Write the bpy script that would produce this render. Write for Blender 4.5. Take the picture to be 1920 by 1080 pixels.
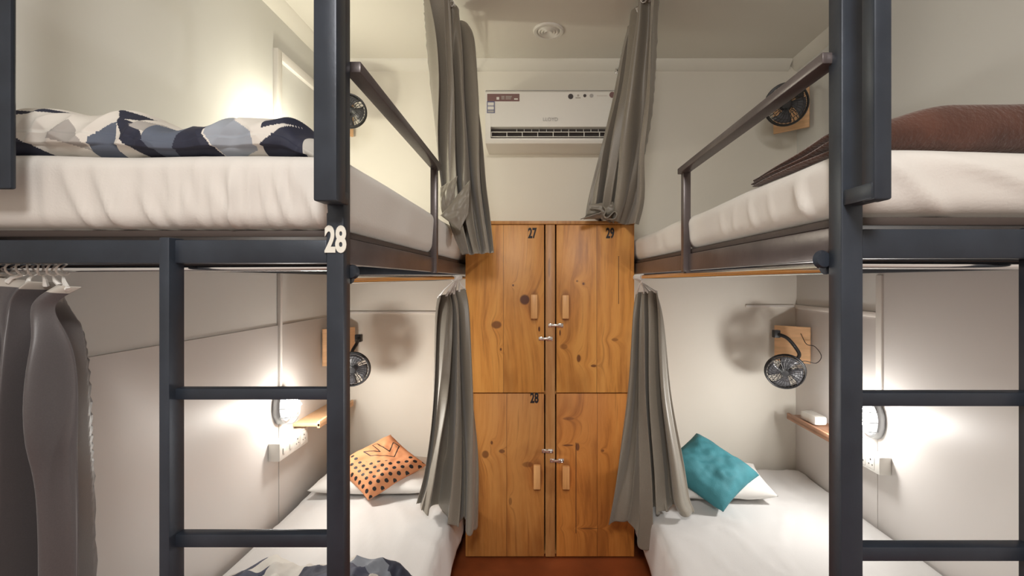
import bpy, bmesh, math, random
from mathutils import Vector, Matrix, noise

# ------------------------------------------------------------------ scene, camera, light
S = bpy.context.scene
for o in list(bpy.data.objects):
    bpy.data.objects.remove(o)
COL = S.collection
FPX, VX, VY, CH = 880.0, 1012.0, 527.0, 1.48      # focal length in px, vanishing point, camera height

cam = bpy.data.cameras.new('camera')
cam.sensor_width = 36.0
cam.lens = FPX / 1920 * 36
cam.shift_x = -(VX - 960) / 1920
cam.shift_y = (VY - 540) / 1920
cam.clip_start = .02
camo = bpy.data.objects.new('camera', cam)
camo.location = (0, 0, CH)
camo.rotation_euler = (math.pi / 2, 0, 0)
COL.objects.link(camo)
S.camera = camo

S.view_settings.view_transform = 'Standard'
S.view_settings.look = 'None'
S.view_settings.gamma = 1
S.view_settings.use_curve_mapping = False
S.view_settings.exposure = 0.0
W = bpy.data.worlds.new('world'); S.world = W
W.use_nodes = True
W.node_tree.nodes['Background'].inputs[0].default_value = (1, .96, .9, 1)
W.node_tree.nodes['Background'].inputs[1].default_value = 0.05

def area(name, loc, size, power, col, rot=(0, 0, 0), sy=None):
    l = bpy.data.lights.new(name, 'AREA'); l.energy = power; l.size = size; l.color = col
    if sy: l.shape = 'RECTANGLE'; l.size_y = sy
    o = bpy.data.objects.new(name, l); o.location = loc; o.rotation_euler = rot; COL.objects.link(o)
    return o

def point(name, loc, r, power, col):
    l = bpy.data.lights.new(name, 'POINT'); l.energy = power; l.shadow_soft_size = r; l.color = col
    o = bpy.data.objects.new(name, l); o.location = loc; COL.objects.link(o)
    return o

LAMPS = dict(left_low=(-1.195, 2.30, .87), right_low=(1.508, 2.21, .83), left_up=(-1.195, 2.20, 2.11))
area('room_light', (-.05, -.70, 2.72), .5, 50, (1, .965, .92), (math.radians(18), 0, 0))
point('bulb_light_left_low', Vector(LAMPS['left_low']) + Vector((.085, 0, 0)), .03, 4.2, (1, .95, .87))
area('lamp_front_left_low', Vector(LAMPS['left_low']) + Vector((.035, 0, 0)), .10, 5.0, (1, .95, .87), (0, math.radians(-90), 0))
point('bulb_light_right_low', Vector(LAMPS['right_low']) + Vector((-.085, 0, 0)), .03, 4.6, (1, .97, .93))
area('lamp_front_right_low', Vector(LAMPS['right_low']) + Vector((-.035, 0, 0)), .10, 5.0, (1, .97, .93), (0, math.radians(90), 0))
point('bulb_light_left_up', Vector(LAMPS['left_up']) + Vector((.085, 0, 0)), .03, 8.5, (1, .94, .74))

# ------------------------------------------------------------------ helpers
def at(px, py, d):
    return Vector(((px - VX) / FPX * d, d, CH - (py - VY) / FPX * d))

def tag(o, label=None, cat=None, group=None, kind=None):
    if label: o['label'] = label
    if cat: o['category'] = cat
    if group: o['group'] = group
    if kind: o['kind'] = kind
    return o

def thing(name, label, cat, loc=(0, 0, 0), group=None):
    o = bpy.data.objects.new(name, None)
    o.empty_display_size = .05
    o.location = loc
    COL.objects.link(o)
    return tag(o, label, cat, group)

def smooth_mesh(me, ang=35):
    for p in me.polygons: p.use_smooth = True
    try: me.set_sharp_from_angle(angle=math.radians(ang))
    except Exception: pass

def obj(name, bm, m, parent=None, smooth=True, ang=35, label=None):
    me = bpy.data.meshes.new(name)
    bmesh.ops.recalc_face_normals(bm, faces=bm.faces)
    bm.to_mesh(me); bm.free()
    if smooth: smooth_mesh(me, ang)
    for mm in (m if isinstance(m, (list, tuple)) else [m]): me.materials.append(mm)
    o = bpy.data.objects.new(name, me); COL.objects.link(o)
    if parent is not None:
        o.parent = parent
        # geometry is given in world coordinates: undo the offset of the parents
        off = Vector((0, 0, 0)); p = parent
        while p is not None: off += Vector(p.location); p = p.parent
        me.transform(Matrix.Translation(-off))
    if label: o['label'] = label
    return o

def box(bm, a, b, bev=0.0, mi=0, rot=None, piv=None):
    a = Vector(a); b = Vector(b)
    r = bmesh.ops.create_cube(bm, size=1)
    vs = r['verts']
    c = (a + b) / 2; s = b - a
    for v in vs: v.co = Vector((v.co.x * s.x, v.co.y * s.y, v.co.z * s.z)) + c
    fs = set(f for v in vs for f in v.link_faces)
    if bev:
        es = list(set(e for v in vs for e in v.link_edges))
        r2 = bmesh.ops.bevel(bm, geom=es, offset=bev, segments=2, profile=.5, affect='EDGES')
        fs |= set(r2['faces']); fs = set(f for f in fs if f.is_valid)
        vs = list(set(v for f in fs for v in f.verts))
    for f in fs: f.material_index = mi
    if rot is not None:
        bmesh.ops.rotate(bm, verts=vs, cent=piv if piv is not None else c, matrix=rot)
    return vs

def bar(bm, p, q, w, h, bev=.003, up=(0, 0, 1)):
    """rectangular tube from p to q, w wide sideways, h along up"""
    p = Vector(p); q = Vector(q); d = (q - p); L = d.length; d.normalize()
    s = d.cross(Vector(up)); s.normalize(); u = s.cross(d)
    vs = box(bm, (-w / 2, 0, -h / 2), (w / 2, L, h / 2), bev)
    M = Matrix((s, d, u)).transposed().to_4x4(); M.translation = p
    bmesh.ops.transform(bm, matrix=M, verts=list(set(vs)))

def tube(bm, pts, r, seg=10, cap=True, closed=False):
    pts = [Vector(p) for p in pts]; n = len(pts); rings = []
    prev = None
    for i, p in enumerate(pts):
        if closed: t = pts[(i + 1) % n] - pts[i - 1]
        else: t = pts[min(i + 1, n - 1)] - pts[max(i - 1, 0)]
        t.normalize()
        if prev is None:
            a = Vector((0, 0, 1)) if abs(t.z) < .9 else Vector((1, 0, 0))
            s = t.cross(a)
        else:
            s = prev - t * prev.dot(t)
        s.normalize(); prev = s; u = t.cross(s)
        rr = r(i / max(1, n - 1)) if callable(r) else r
        rings.append([bm.verts.new(p + (s * math.cos(k * 2 * math.pi / seg) + u * math.sin(k * 2 * math.pi / seg)) * rr) for k in range(seg)])
    for i in range(n if closed else n - 1):
        A = rings[i]; B = rings[(i + 1) % n]
        for k in range(seg):
            bm.faces.new((A[k], A[(k + 1) % seg], B[(k + 1) % seg], B[k]))
    if cap and not closed:
        bm.faces.new(rings[0][::-1]); bm.faces.new(rings[-1])

def lathe(bm, prof, c, axis, seg=32, sx=1.0, sy=1.0, xdir=None):
    """prof: (radius, height) list around axis at c"""
    c = Vector(c); ax = Vector(axis).normalized()
    x = Vector(xdir) if xdir is not None else (Vector((0, 0, 1)) if abs(ax.z) < .9 else Vector((1, 0, 0)))
    x = (x - ax * x.dot(ax)).normalized(); y = ax.cross(x)
    rings = []
    for r, h in prof:
        if r < 1e-6: rings.append([bm.verts.new(c + ax * h)])
        else: rings.append([bm.verts.new(c + ax * h + x * (math.cos(2 * math.pi * k / seg) * r * sx) + y * (math.sin(2 * math.pi * k / seg) * r * sy)) for k in range(seg)])
    for A, B in zip(rings, rings[1:]):
        for k in range(seg):
            if len(A) == 1 and len(B) == 1: continue
            if len(A) == 1: bm.faces.new((A[0], B[k], B[(k + 1) % seg]))
            elif len(B) == 1: bm.faces.new((A[k], A[(k + 1) % seg], B[0]))
            else: bm.faces.new((A[k], A[(k + 1) % seg], B[(k + 1) % seg], B[k]))

def soft_box(bm, a, b, r, step, f=None):
    """rounded box between corners a and b, gridded every step; f(p, n) -> displaced p"""
    a = Vector(a); b = Vector(b); s = b - a
    nn = [max(2, int(round(s[i] / step))) for i in range(3)]
    vmap = {}
    def V(i, j, k):
        key = (i, j, k)
        if key in vmap: return vmap[key]
        p = Vector((a.x + s.x * i / nn[0], a.y + s.y * j / nn[1], a.z + s.z * k / nn[2]))
        q = Vector([min(max(p[t], a[t] + r), b[t] - r) for t in range(3)])
        n = (p - q)
        if n.length > 1e-9: n.normalize()
        pp = q + n * r if n.length > 0 else p
        if f: pp = f(pp, n)
        vmap[key] = bm.verts.new(pp)
        return vmap[key]
    for (u, v, w) in ((0, 1, 2), (1, 2, 0), (0, 2, 1)):
        for side in (0, nn[w]):
            for i in range(nn[u]):
                for j in range(nn[v]):
                    ks = []
                    for (di, dj) in ((0, 0), (1, 0), (1, 1), (0, 1)):
                        k = [0, 0, 0]; k[u] = i + di; k[v] = j + dj; k[w] = side
                        ks.append(V(*k))
                    bm.faces.new(ks)

def text_mesh(s, size, mat, parent, loc, rot, name, ext=.0006, off=0.0, sx=1.0, align='CENTER', label=None):
    c = bpy.data.curves.new('t', 'FONT'); c.body = s; c.size = size; c.extrude = ext; c.offset = off
    c.align_x = align; c.align_y = 'CENTER'; c.resolution_u = 4
    o = bpy.data.objects.new('t', c); COL.objects.link(o)
    bpy.context.view_layer.update()
    me = bpy.data.meshes.new_from_object(o.evaluated_get(bpy.context.evaluated_depsgraph_get()))
    bpy.data.objects.remove(o)
    me.transform(Matrix.Translation(loc) @ rot.to_4x4() @ Matrix.Diagonal((sx, 1, 1, 1)))
    bm = bmesh.new(); bm.from_mesh(me)
    bpy.data.meshes.remove(me)
    return obj(name, bm, mat, parent, smooth=False, label=label)

RX = Matrix.Rotation(math.pi / 2, 3, 'X')        # text facing the camera (towards -y)

def nz(x, y, z=0.0): return noise.noise(Vector((x, y, z)))
def sstep(a, b, x):
    t = max(0, min(1, (x - a) / (b - a))); return t * t * (3 - 2 * t)

# ------------------------------------------------------------------ materials
def mat(name, col, rough=.6, metal=0.0, bump=0.0, bscale=60, var=0.0, vscale=4, emis=None, es=0, sheen=0, alpha=None, spec=None, stretch=(1, 1, 1)):
    m = bpy.data.materials.new(name); m.use_nodes = True
    nt = m.node_tree; b = nt.nodes['Principled BSDF']
    b.inputs['Base Color'].default_value = (*col, 1); b.inputs['Roughness'].default_value = rough
    b.inputs['Metallic'].default_value = metal
    if spec is not None: b.inputs['Specular IOR Level'].default_value = spec
    if sheen: b.inputs['Sheen Weight'].default_value = sheen; b.inputs['Sheen Roughness'].default_value = .4
    if emis: b.inputs['Emission Color'].default_value = (*emis, 1); b.inputs['Emission Strength'].default_value = es
    tc = nt.nodes.new('ShaderNodeTexCoord'); mp = nt.nodes.new('ShaderNodeMapping')
    mp.inputs['Scale'].default_value = stretch
    nt.links.new(tc.outputs['Object'], mp.inputs[0])
    if var:
        n = nt.nodes.new('ShaderNodeTexNoise'); n.inputs['Scale'].default_value = vscale; n.inputs['Detail'].default_value = 4
        nt.links.new(mp.outputs[0], n.inputs['Vector'])
        r = nt.nodes.new('ShaderNodeValToRGB')
        r.color_ramp.elements[0].position = .3; r.color_ramp.elements[1].position = .7
        r.color_ramp.elements[0].color = (*[c * (1 - var) for c in col], 1)
        r.color_ramp.elements[1].color = (*[min(1, c * (1 + var * .6)) for c in col], 1)
        nt.links.new(n.outputs['Fac'], r.inputs[0]); nt.links.new(r.outputs[0], b.inputs['Base Color'])
    if bump:
        n2 = nt.nodes.new('ShaderNodeTexNoise'); n2.inputs['Scale'].default_value = bscale; n2.inputs['Detail'].default_value = 3
        nt.links.new(mp.outputs[0], n2.inputs['Vector'])
        bp = nt.nodes.new('ShaderNodeBump'); bp.inputs['Strength'].default_value = bump; bp.inputs['Distance'].default_value = .004
        nt.links.new(n2.outputs['Fac'], bp.inputs['Height']); nt.links.new(bp.outputs[0], b.inputs['Normal'])
    return m

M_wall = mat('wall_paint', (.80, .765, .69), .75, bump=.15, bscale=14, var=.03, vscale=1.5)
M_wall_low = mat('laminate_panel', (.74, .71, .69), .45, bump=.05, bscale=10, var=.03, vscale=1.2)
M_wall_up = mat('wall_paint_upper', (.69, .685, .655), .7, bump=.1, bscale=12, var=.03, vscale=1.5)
M_ceil = mat('ceiling_paint', (.80, .775, .71), .8, bump=.1, bscale=12)
M_trim = mat('white_trim', (.77, .74, .70), .5)
M_floor = mat('red_floor', (.30, .075, .022), .45, var=.25, vscale=6, bump=.1)
M_steel_refl = mat('steel_warm_reflection', (.10, .082, .082), .3, metal=.25, var=.25, vscale=9, bump=.06, bscale=90)  # the brown is the warm room's reflection, put into the steel's colour
M_steel = mat('dark_painted_steel', (.029, .037, .052), .40, metal=.25, var=.25, vscale=9, bump=.06, bscale=90)
M_chrome = mat('chrome', (.78, .78, .78), .12, metal=1)
M_sheet = mat('cotton_sheet', (.66, .635, .60), .8, bump=.12, bscale=220, sheen=.2)
M_sheet_low = mat('white_cotton_sheet', (.71, .70, .69), .8, bump=.12, bscale=220, sheen=.2)
M_board = mat('bed_board_plywood', (.05, .035, .03), .6)
M_pillow = mat('pillow_cotton', (.74, .72, .69), .8, bump=.1, bscale=150)
M_teal = mat('teal_cotton', (.042, .21, .25), .75, bump=.3, bscale=200, var=.12, vscale=14)
M_orange = mat('orange_cotton', (.70, .30, .14), .8, bump=.2, bscale=200)
M_black = mat('black_print', (.012, .010, .012), .6)
M_plastic_b = mat('black_plastic', (.02, .02, .022), .35)
M_plastic_w = mat('white_plastic', (.78, .765, .72), .35)
M_vent_dark = mat('dark_vent', (.03, .022, .02), .7)
M_cream = mat('cream_number', (.72, .71, .64), .5)
M_maroon = mat('maroon_label', (.20, .105, .10), .5)
M_grey_print = mat('grey_print', (.42, .41, .40), .5)
M_blue_label = mat('blue_label', (.12, .13, .26), .5)
M_ply = mat('pale_plywood', (.72, .44, .24), .55, var=.15, vscale=9, stretch=(1, 1, 6))
M_ply2 = mat('shelf_wood', (.42, .22, .13), .5, var=.2, vscale=9, stretch=(6, 1, 6))
M_brown = mat('brown_fleece', (.075, .029, .018), .95, bump=.6, bscale=130, var=.35, vscale=10, sheen=.5)
M_ring = mat('clear_white_plastic', (.75, .73, .70), .3)
M_cable = mat('cable', (.05, .045, .045), .5)
M_socket = mat('socket_holes', (.06, .05, .05), .6)
M_greymetal = mat('grey_metal', (.33, .34, .35), .35, metal=.6)
M_bulb_hot = mat('bulb_glow', (1, 1, 1), .5, emis=(1, .96, .88), es=60)

def cloth_mat(name, col, rough=.42):
    m = bpy.data.materials.new(name); m.use_nodes = True
    nt = m.node_tree; b = nt.nodes['Principled BSDF']
    b.inputs['Roughness'].default_value = rough
    b.inputs['Sheen Weight'].default_value = .25
    tc = nt.nodes.new('ShaderNodeTexCoord')
    n = nt.nodes.new('ShaderNodeTexNoise'); n.inputs['Scale'].default_value = 350; n.inputs['Detail'].default_value = 2
    nt.links.new(tc.outputs['Object'], n.inputs['Vector'])
    mx = nt.nodes.new('ShaderNodeMix'); mx.data_type = 'RGBA'
    mx.inputs[6].default_value = (*[c * .82 for c in col], 1); mx.inputs[7].default_value = (*[c * 1.15 for c in col], 1)
    nt.links.new(n.outputs['Fac'], mx.inputs[0]); nt.links.new(mx.outputs[2], b.inputs['Base Color'])
    bp = nt.nodes.new('ShaderNodeBump'); bp.inputs['Strength'].default_value = .15; bp.inputs['Distance'].default_value = .001
    nt.links.new(n.outputs['Fac'], bp.inputs['Height']); nt.links.new(bp.outputs[0], b.inputs['Normal'])
    return m
M_curtain = cloth_mat('taupe_satin_curtain', (.245, .22, .18))
M_curtain_shade = cloth_mat('taupe_satin_curtain_shaded', (.080, .072, .076))  # same curtain fabric, with the shade on it put into the colour
M_tape = mat('header_tape', (.45, .42, .38), .8)

def glass_mat():
    m = bpy.data.materials.new('lamp_glass'); m.use_nodes = True
    nt = m.node_tree; out = nt.nodes['Material Output']; nt.nodes.remove(nt.nodes['Principled BSDF'])
    t = nt.nodes.new('ShaderNodeBsdfTransparent'); g = nt.nodes.new('ShaderNodeBsdfGlossy'); g.inputs['Roughness'].default_value = .1
    f = nt.nodes.new('ShaderNodeFresnel'); f.inputs[0].default_value = 1.45
    mx = nt.nodes.new('ShaderNodeMixShader')
    nt.links.new(f.outputs[0], mx.inputs[0]); nt.links.new(t.outputs[0], mx.inputs[1]); nt.links.new(g.outputs[0], mx.inputs[2])
    nt.links.new(mx.outputs[0], out.inputs[0])
    return m
M_glass = glass_mat()

def pattern_mat(name, scale, rot, seed):
    """geometric duvet print: straight-edged facets in navy, slate, pale grey and cream"""
    m = bpy.data.materials.new(name); m.use_nodes = True
    nt = m.node_tree; b = nt.nodes['Principled BSDF']; b.inputs['Roughness'].default_value = .75
    uv = nt.nodes.new('ShaderNodeUVMap'); mp = nt.nodes.new('ShaderNodeMapping')
    mp.inputs['Scale'].default_value = scale; mp.inputs['Rotation'].default_value = (0, 0, rot); mp.inputs['Location'].default_value = seed
    nt.links.new(uv.outputs[0], mp.inputs[0])
    v = nt.nodes.new('ShaderNodeTexVoronoi'); v.voronoi_dimensions = '2D'; v.distance = 'MANHATTAN'; v.inputs['Scale'].default_value = 1
    nt.links.new(mp.outputs[0], v.inputs['Vector'])
    sep = nt.nodes.new('ShaderNodeSeparateColor'); nt.links.new(v.outputs['Color'], sep.inputs[0])
    r = nt.nodes.new('ShaderNodeValToRGB'); r.color_ramp.interpolation = 'CONSTANT'
    e = r.color_ramp.elements
    e[0].position = 0; e[0].color = (.62, .60, .56, 1)
    e[1].position = .34; e[1].color = (.022, .028, .055, 1)
    for p, c in ((.56, (.22, .25, .30, 1)), (.72, (.045, .055, .10, 1)), (.84, (.70, .68, .63, 1))):
        x = e.new(p); x.color = c
    nt.links.new(sep.outputs[0], r.inputs[0]); nt.links.new(r.outputs[0], b.inputs['Base Color'])
    n2 = nt.nodes.new('ShaderNodeTexNoise'); n2.inputs['Scale'].default_value = 14; n2.inputs['Detail'].default_value = 2
    tc = nt.nodes.new('ShaderNodeTexCoord'); nt.links.new(tc.outputs['Object'], n2.inputs['Vector'])
    bp = nt.nodes.new('ShaderNodeBump'); bp.inputs['Strength'].default_value = .5; bp.inputs['Distance'].default_value = .02
    nt.links.new(n2.outputs['Fac'], bp.inputs['Height']); nt.links.new(bp.outputs[0], b.inputs['Normal'])
    return m
M_duvet = pattern_mat('geometric_duvet', (6.2, 5.2, 1), .5, (.3, .2, 0))
M_duvet2 = pattern_mat('geometric_duvet_low', (8, 8, 1), .9, (2.3, 1.1, 0))

def wood_mat(name, planks, knots, base=(.64, .28, .062), dark=(.22, .062, .012), seed=0.0, cracks=()):
    """pine: planks = plank edges in x, knots = (x, z, rx, rz, depth)"""
    m = bpy.data.materials.new(name); m.use_nodes = True
    nt = m.node_tree; N = nt.nodes; L = nt.links
    b = N['Principled BSDF']; b.inputs['Roughness'].default_value = .42
    tc = N.new('ShaderNodeTexCoord'); sp = N.new('ShaderNodeSeparateXYZ')
    # object origins sit at world zero offset, geometry holds the position
    geo = N.new('ShaderNodeNewGeometry'); L.new(tc.outputs['Object'], sp.inputs[0])
    def math_(op, a, c=None, clamp=False):
        n = N.new('ShaderNodeMath'); n.operation = op; n.use_clamp = clamp
        for i, q in enumerate((a, c)):
            if q is None: continue
            if isinstance(q, (int, float)): n.inputs[i].default_value = q
            else: L.new(q, n.inputs[i])
        return n.outputs[0]
    X, Z = sp.outputs[0], sp.outputs[2]
    pid = None
    for e in planks:
        s = math_('GREATER_THAN', X, e)
        pid = s if pid is None else math_('ADD', pid, s)
    if pid is None: pid = math_('MULTIPLY', X, 0)
    # grain bends round the knots
    bend = None; kmask = None
    for (kx, kz, rx, rz, dp) in knots:
        dx = math_('DIVIDE', math_('SUBTRACT', X, kx), rx); dz = math_('DIVIDE', math_('SUBTRACT', Z, kz), rz)
        d2 = math_('ADD', math_('MULTIPLY', dx, dx), math_('MULTIPLY', dz, dz))
        k = math_('MULTIPLY', math_('SUBTRACT', 1.35, d2, True), 1.5, True)
        k = math_('MULTIPLY', k, dp)
        kmask = k if kmask is None else math_('MAXIMUM', kmask, k)
        halo = math_('DIVIDE', 1.0, math_('ADD', 1.0, math_('MULTIPLY', d2, .22)))
        bend = halo if bend is None else math_('ADD', bend, halo)
    cx = N.new('ShaderNodeCombineXYZ')
    xs = math_('ADD', math_('MULTIPLY', X, 17), math_('MULTIPLY', pid, 7.3))
    if bend is not None: xs = math_('ADD', xs, math_('MULTIPLY', bend, .8))
    L.new(xs, cx.inputs[0]); L.new(math_('ADD', math_('MULTIPLY', Z, 1.5), seed), cx.inputs[2])
    n1 = N.new('ShaderNodeTexNoise'); n1.inputs['Scale'].default_value = 1; n1.inputs['Detail'].default_value = 6; n1.inputs['Roughness'].default_value = .62; n1.inputs['Distortion'].default_value = .35
    L.new(cx.outputs[0], n1.inputs['Vector'])
    r = N.new('ShaderNodeValToRGB'); e = r.color_ramp.elements
    e[0].position = .34; e[0].color = (*[c * .55 + d * .45 for c, d in zip(base, dark)], 1)
    e[1].position = .60; e[1].color = (base[0] * 1.12, base[1] * 1.22, base[2] * 1.35, 1)
    x = e.new(.47); x.color = (*base, 1)
    L.new(n1.outputs['Fac'], r.inputs[0])
    # large stain blotches
    n2 = N.new('ShaderNodeTexNoise'); n2.inputs['Scale'].default_value = 5; n2.inputs['Detail'].default_value = 4
    cx2 = N.new('ShaderNodeCombineXYZ'); L.new(math_('ADD', X, math_('MULTIPLY', pid, 3.1)), cx2.inputs[0]); L.new(math_('ADD', math_('MULTIPLY', Z, .45), seed), cx2.inputs[2])
    L.new(cx2.outputs[0], n2.inputs['Vector'])
    st = math_('MULTIPLY', math_('SUBTRACT', n2.outputs['Fac'], .52, True), 3.2, True)
    def mixc(f, a, col):
        mx = N.new('ShaderNodeMix'); mx.data_type = 'RGBA'; L.new(f, mx.inputs[0]); L.new(a, mx.inputs[6]); mx.inputs[7].default_value = (*col, 1)
        return mx.outputs[2]
    col = mixc(math_('MULTIPLY', st, .75), r.outputs[0], dark)
    # fine dark streaks
    cx3 = N.new('ShaderNodeCombineXYZ'); L.new(math_('MULTIPLY', xs, 3.5), cx3.inputs[0]); L.new(math_('MULTIPLY', Z, 3), cx3.inputs[2])
    n3 = N.new('ShaderNodeTexNoise'); n3.inputs['Scale'].default_value = 1; n3.inputs['Detail'].default_value = 3
    L.new(cx3.outputs[0], n3.inputs['Vector'])
    col = mixc(math_('MULTIPLY', math_('SUBTRACT', n3.outputs['Fac'], .57, True), 3.0, True), col, dark)
    if kmask is not None: col = mixc(kmask, col, (.10, .028, .012))
    for ed in planks:
        l = math_('LESS_THAN', math_('ABSOLUTE', math_('SUBTRACT', X, ed)), .0012)
        col = mixc(math_('MULTIPLY', l, .8), col, (.10, .03, .01))
    for (x0, z0, z1) in cracks:
        l = math_('LESS_THAN', math_('ABSOLUTE', math_('SUBTRACT', X, x0)), .0022)
        l = math_('MULTIPLY', l, math_('LESS_THAN', math_('ABSOLUTE', math_('SUBTRACT', Z, (z0 + z1) / 2)), (z1 - z0) / 2))
        col = mixc(math_('MULTIPLY', l, .8), col, (.05, .015, .008))
    L.new(col, b.inputs['Base Color'])
    bp = N.new('ShaderNodeBump'); bp.inputs['Strength'].default_value = .2; bp.inputs['Distance'].default_value = .003
    L.new(n3.outputs['Fac'], bp.inputs['Height']); L.new(bp.outputs[0], b.inputs['Normal'])
    return m

# ------------------------------------------------------------------ the room
XL, XR, YB, YF, ZC = -1.28, 1.588, 2.90, -1.7, 2.83
def struct(name, a, b, m, bev=0.0):
    bm = bmesh.new(); box(bm, a, b, bev)
    return tag(obj(name, bm, m, smooth=bool(bev)), kind='structure')
T = .1
struct('floor', (XL - T, YF - T, -T), (XR + T, YB + T, 0), M_floor)
struct('ceiling', (XL - T, YF - T, ZC), (XR + T, YB + T, ZC + T), M_ceil)
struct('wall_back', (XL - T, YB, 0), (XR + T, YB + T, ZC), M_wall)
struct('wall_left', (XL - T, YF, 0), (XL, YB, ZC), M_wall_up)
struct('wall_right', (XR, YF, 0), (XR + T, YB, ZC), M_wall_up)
struct('wall_front', (XL - T, YF - T, 0), (XR + T, YF, ZC), M_wall)
# laminate panels below the seams of the two long walls
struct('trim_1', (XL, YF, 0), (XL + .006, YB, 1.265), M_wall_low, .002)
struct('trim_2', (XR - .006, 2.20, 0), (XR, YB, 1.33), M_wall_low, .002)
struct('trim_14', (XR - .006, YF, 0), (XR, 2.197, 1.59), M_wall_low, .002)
# seam battens and conduits
struct('trim_3', (XL + .006, 2.288, .0), (XL + .008, 2.292, .85), M_grey_print)
struct('trim_4', (XL, 2.285, .93), (XL + .018, 2.305, 1.60), M_trim, .004)
struct('trim_5', (XL, 2.25, 1.66), (XL + .025, 2.29, 2.60), M_trim, .004)
struct('trim_6', (XL, 2.29, 2.555), (XL + .025, YB, 2.60), M_trim, .004)
struct('trim_7', (XR - .016, 2.16, .93), (XR, 2.20, 1.51), M_trim, .005)
struct('trim_8', (XR - .012, 2.20, 1.31), (XR, YB, 1.335), M_trim, .003)
struct('trim_9', (1.27, YB - .008, 1.318), (XR - .02, YB, 1.334), M_trim, .003)
struct('trim_10', (-1.24, YB - .008, 1.278), (-.45, YB, 1.294), M_trim, .003)
# plaster coves along the ceiling
def cove(name, pts_fn):
    bm = bmesh.new(); prof = [(0, 0), (.055, 0), (.05, .014), (.03, .03), (.014, .05), (0, .055)]
    A, B, inn = pts_fn
    ra = [bm.verts.new(Vector(A) + Vector(inn) * u + Vector((0, 0, -v))) for u, v in prof]
    rb = [bm.verts.new(Vector(B) + Vector(inn) * u + Vector((0, 0, -v))) for u, v in prof]
    n = len(prof)
    for i in range(n): bm.faces.new((ra[i], ra[(i + 1) % n], rb[(i + 1) % n], rb[i]))
    bm.faces.new(ra); bm.faces.new(rb[::-1])
    tag(obj(name, bm, M_ceil), kind='structure')
cove('trim_11', ((XL, YF, ZC), (XL, YB, ZC), (1, 0, 0)))
cove('trim_12', ((XR, YF, ZC), (XR, YB, ZC), (-1, 0, 0)))
cove('trim_13', ((XL + .055, YB, ZC), (XR - .055, YB, ZC), (0, -1, 0)))

# ------------------------------------------------------------------ wooden locker
LX0, LX1, LY0, LY1, LZ = -.398, .506, 2.50, 2.895, 1.80
lk = thing('wooden_locker', 'tall orange pine locker with four numbered doors between the two bunk beds', 'locker', (.06, 2.70, 0))
# geometry in world coordinates; parts keep the origin at world zero through the parent's offset
def lobj(name, bm, m, parent, label=None, smooth=True):
    """like obj() but the material sees world coordinates: the origin of the part sits at the world's zero"""
    me = bpy.data.meshes.new(name); bmesh.ops.recalc_face_normals(bm, faces=bm.faces); bm.to_mesh(me); bm.free()
    if smooth: smooth_mesh(me)
    for mm in (m if isinstance(m, (list, tuple)) else [m]): me.materials.append(mm)
    o = bpy.data.objects.new(name, me); COL.objects.link(o); o.parent = parent
    off = Vector((0, 0, 0)); p = parent
    while p is not None: off += Vector(p.location); p = p.parent
    o.location = -off
    if label: o['label'] = label
    return o
WB = wood_mat('pine_carcass', [], [], base=(.50, .23, .065), seed=3)
bm = bmesh.new()
box(bm, (LX0, LY0 + .022, 0), (LX0 + .02, LY1, LZ - .018))
box(bm, (LX1 - .02, LY0 + .022, 0), (LX1, LY1, LZ - .018))
box(bm, (LX0, LY0 - .004, LZ - .018), (LX1, LY1, LZ), .002)
box(bm, (LX0 + .02, LY1 - .01, .0), (LX1 - .02, LY1, LZ - .018))
box(bm, (LX0 + .02, LY0 + .03, .87), (LX1 - .02, LY1 - .01, .888))
box(bm, (LX0 + .02, LY0 + .03, .01), (LX1 - .02, LY1 - .01, .03))
box(bm, (.034, LY0 + .03, .03), (.078, LY1 - .01, LZ - .018))
lobj('carcass', bm, WB, lk)
bm = bmesh.new(); box(bm, (.0305, LY0 - .002, .012), (.0815, LY0 + .03, LZ - .02), .003)
lobj('centre_stile', bm, wood_mat('pine_stile', [], [(.05, 1.55, .006, .05, .5)], seed=9, base=(.50, .24, .08)), lk)

M_num = M_black
def handle_at(x, z0, z1, parent):
    bm = bmesh.new(); box(bm, (x - .018, LY0 - .026, z0), (x + .018, LY0, z1), .004)
    obj('handle', bm, WH, parent)
WH = wood_mat('pine_handle', [], [], base=(.74, .38, .14), dark=(.5, .2, .06), seed=5)
def door(x0, x1, z0, z1, m, num=None, nx=0, nzz=0, hx=0, hz=(0, 0)):
    bm = bmesh.new(); box(bm, (x0, LY0, z0), (x1, LY0 + .022, z1), .003)
    d = lobj('door', bm, m, lk)
    # the child's own geometry is in world coordinates as well, its parents' offsets sum to zero
    bm = bmesh.new(); box(bm, (hx - .018, LY0 - .028, hz[0]), (hx + .018, LY0, hz[1]), .004)
    lobj('handle', bm, WH, d)
    if num:
        text_mesh(num, .074, M_num, d, Vector((nx, LY0 - .0008, nzz)), RX, 'number', off=.0026, sx=.60, label='black number %s' % num)
    return d
def P(px, py): return at(px, py, 2.5)
k27 = [(P(984, 0).x, P(0, 562).z, .026, .026, .95), (P(931, 0).x, P(0, 609).z, .026, .020, .75), (P(962, 0).x, P(0, 535).z, .005, .006, .9), (P(939, 0).x, P(0, 655).z, .005, .008, .9), (P(1011, 0).x, P(0, 617).z, .005, .013, 1)]
k29 = [(P(1085, 0).x, P(0, 672).z, .010, .020, .8), (P(1113, 0).x, P(0, 686).z, .015, .007, .8), (P(1094, 0).x, P(0, 532).z, .006, .007, .9), (P(1082, 0).x, P(0, 527).z, .006, .006, .6), (P(1153, 0).x, P(0, 637).z, .018, .008, .5), (P(1050, 0).x, P(0, 624).z, .004, .016, .9), (P(1057, 0).x, P(0, 650).z, .02, .014, .4)]
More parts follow.
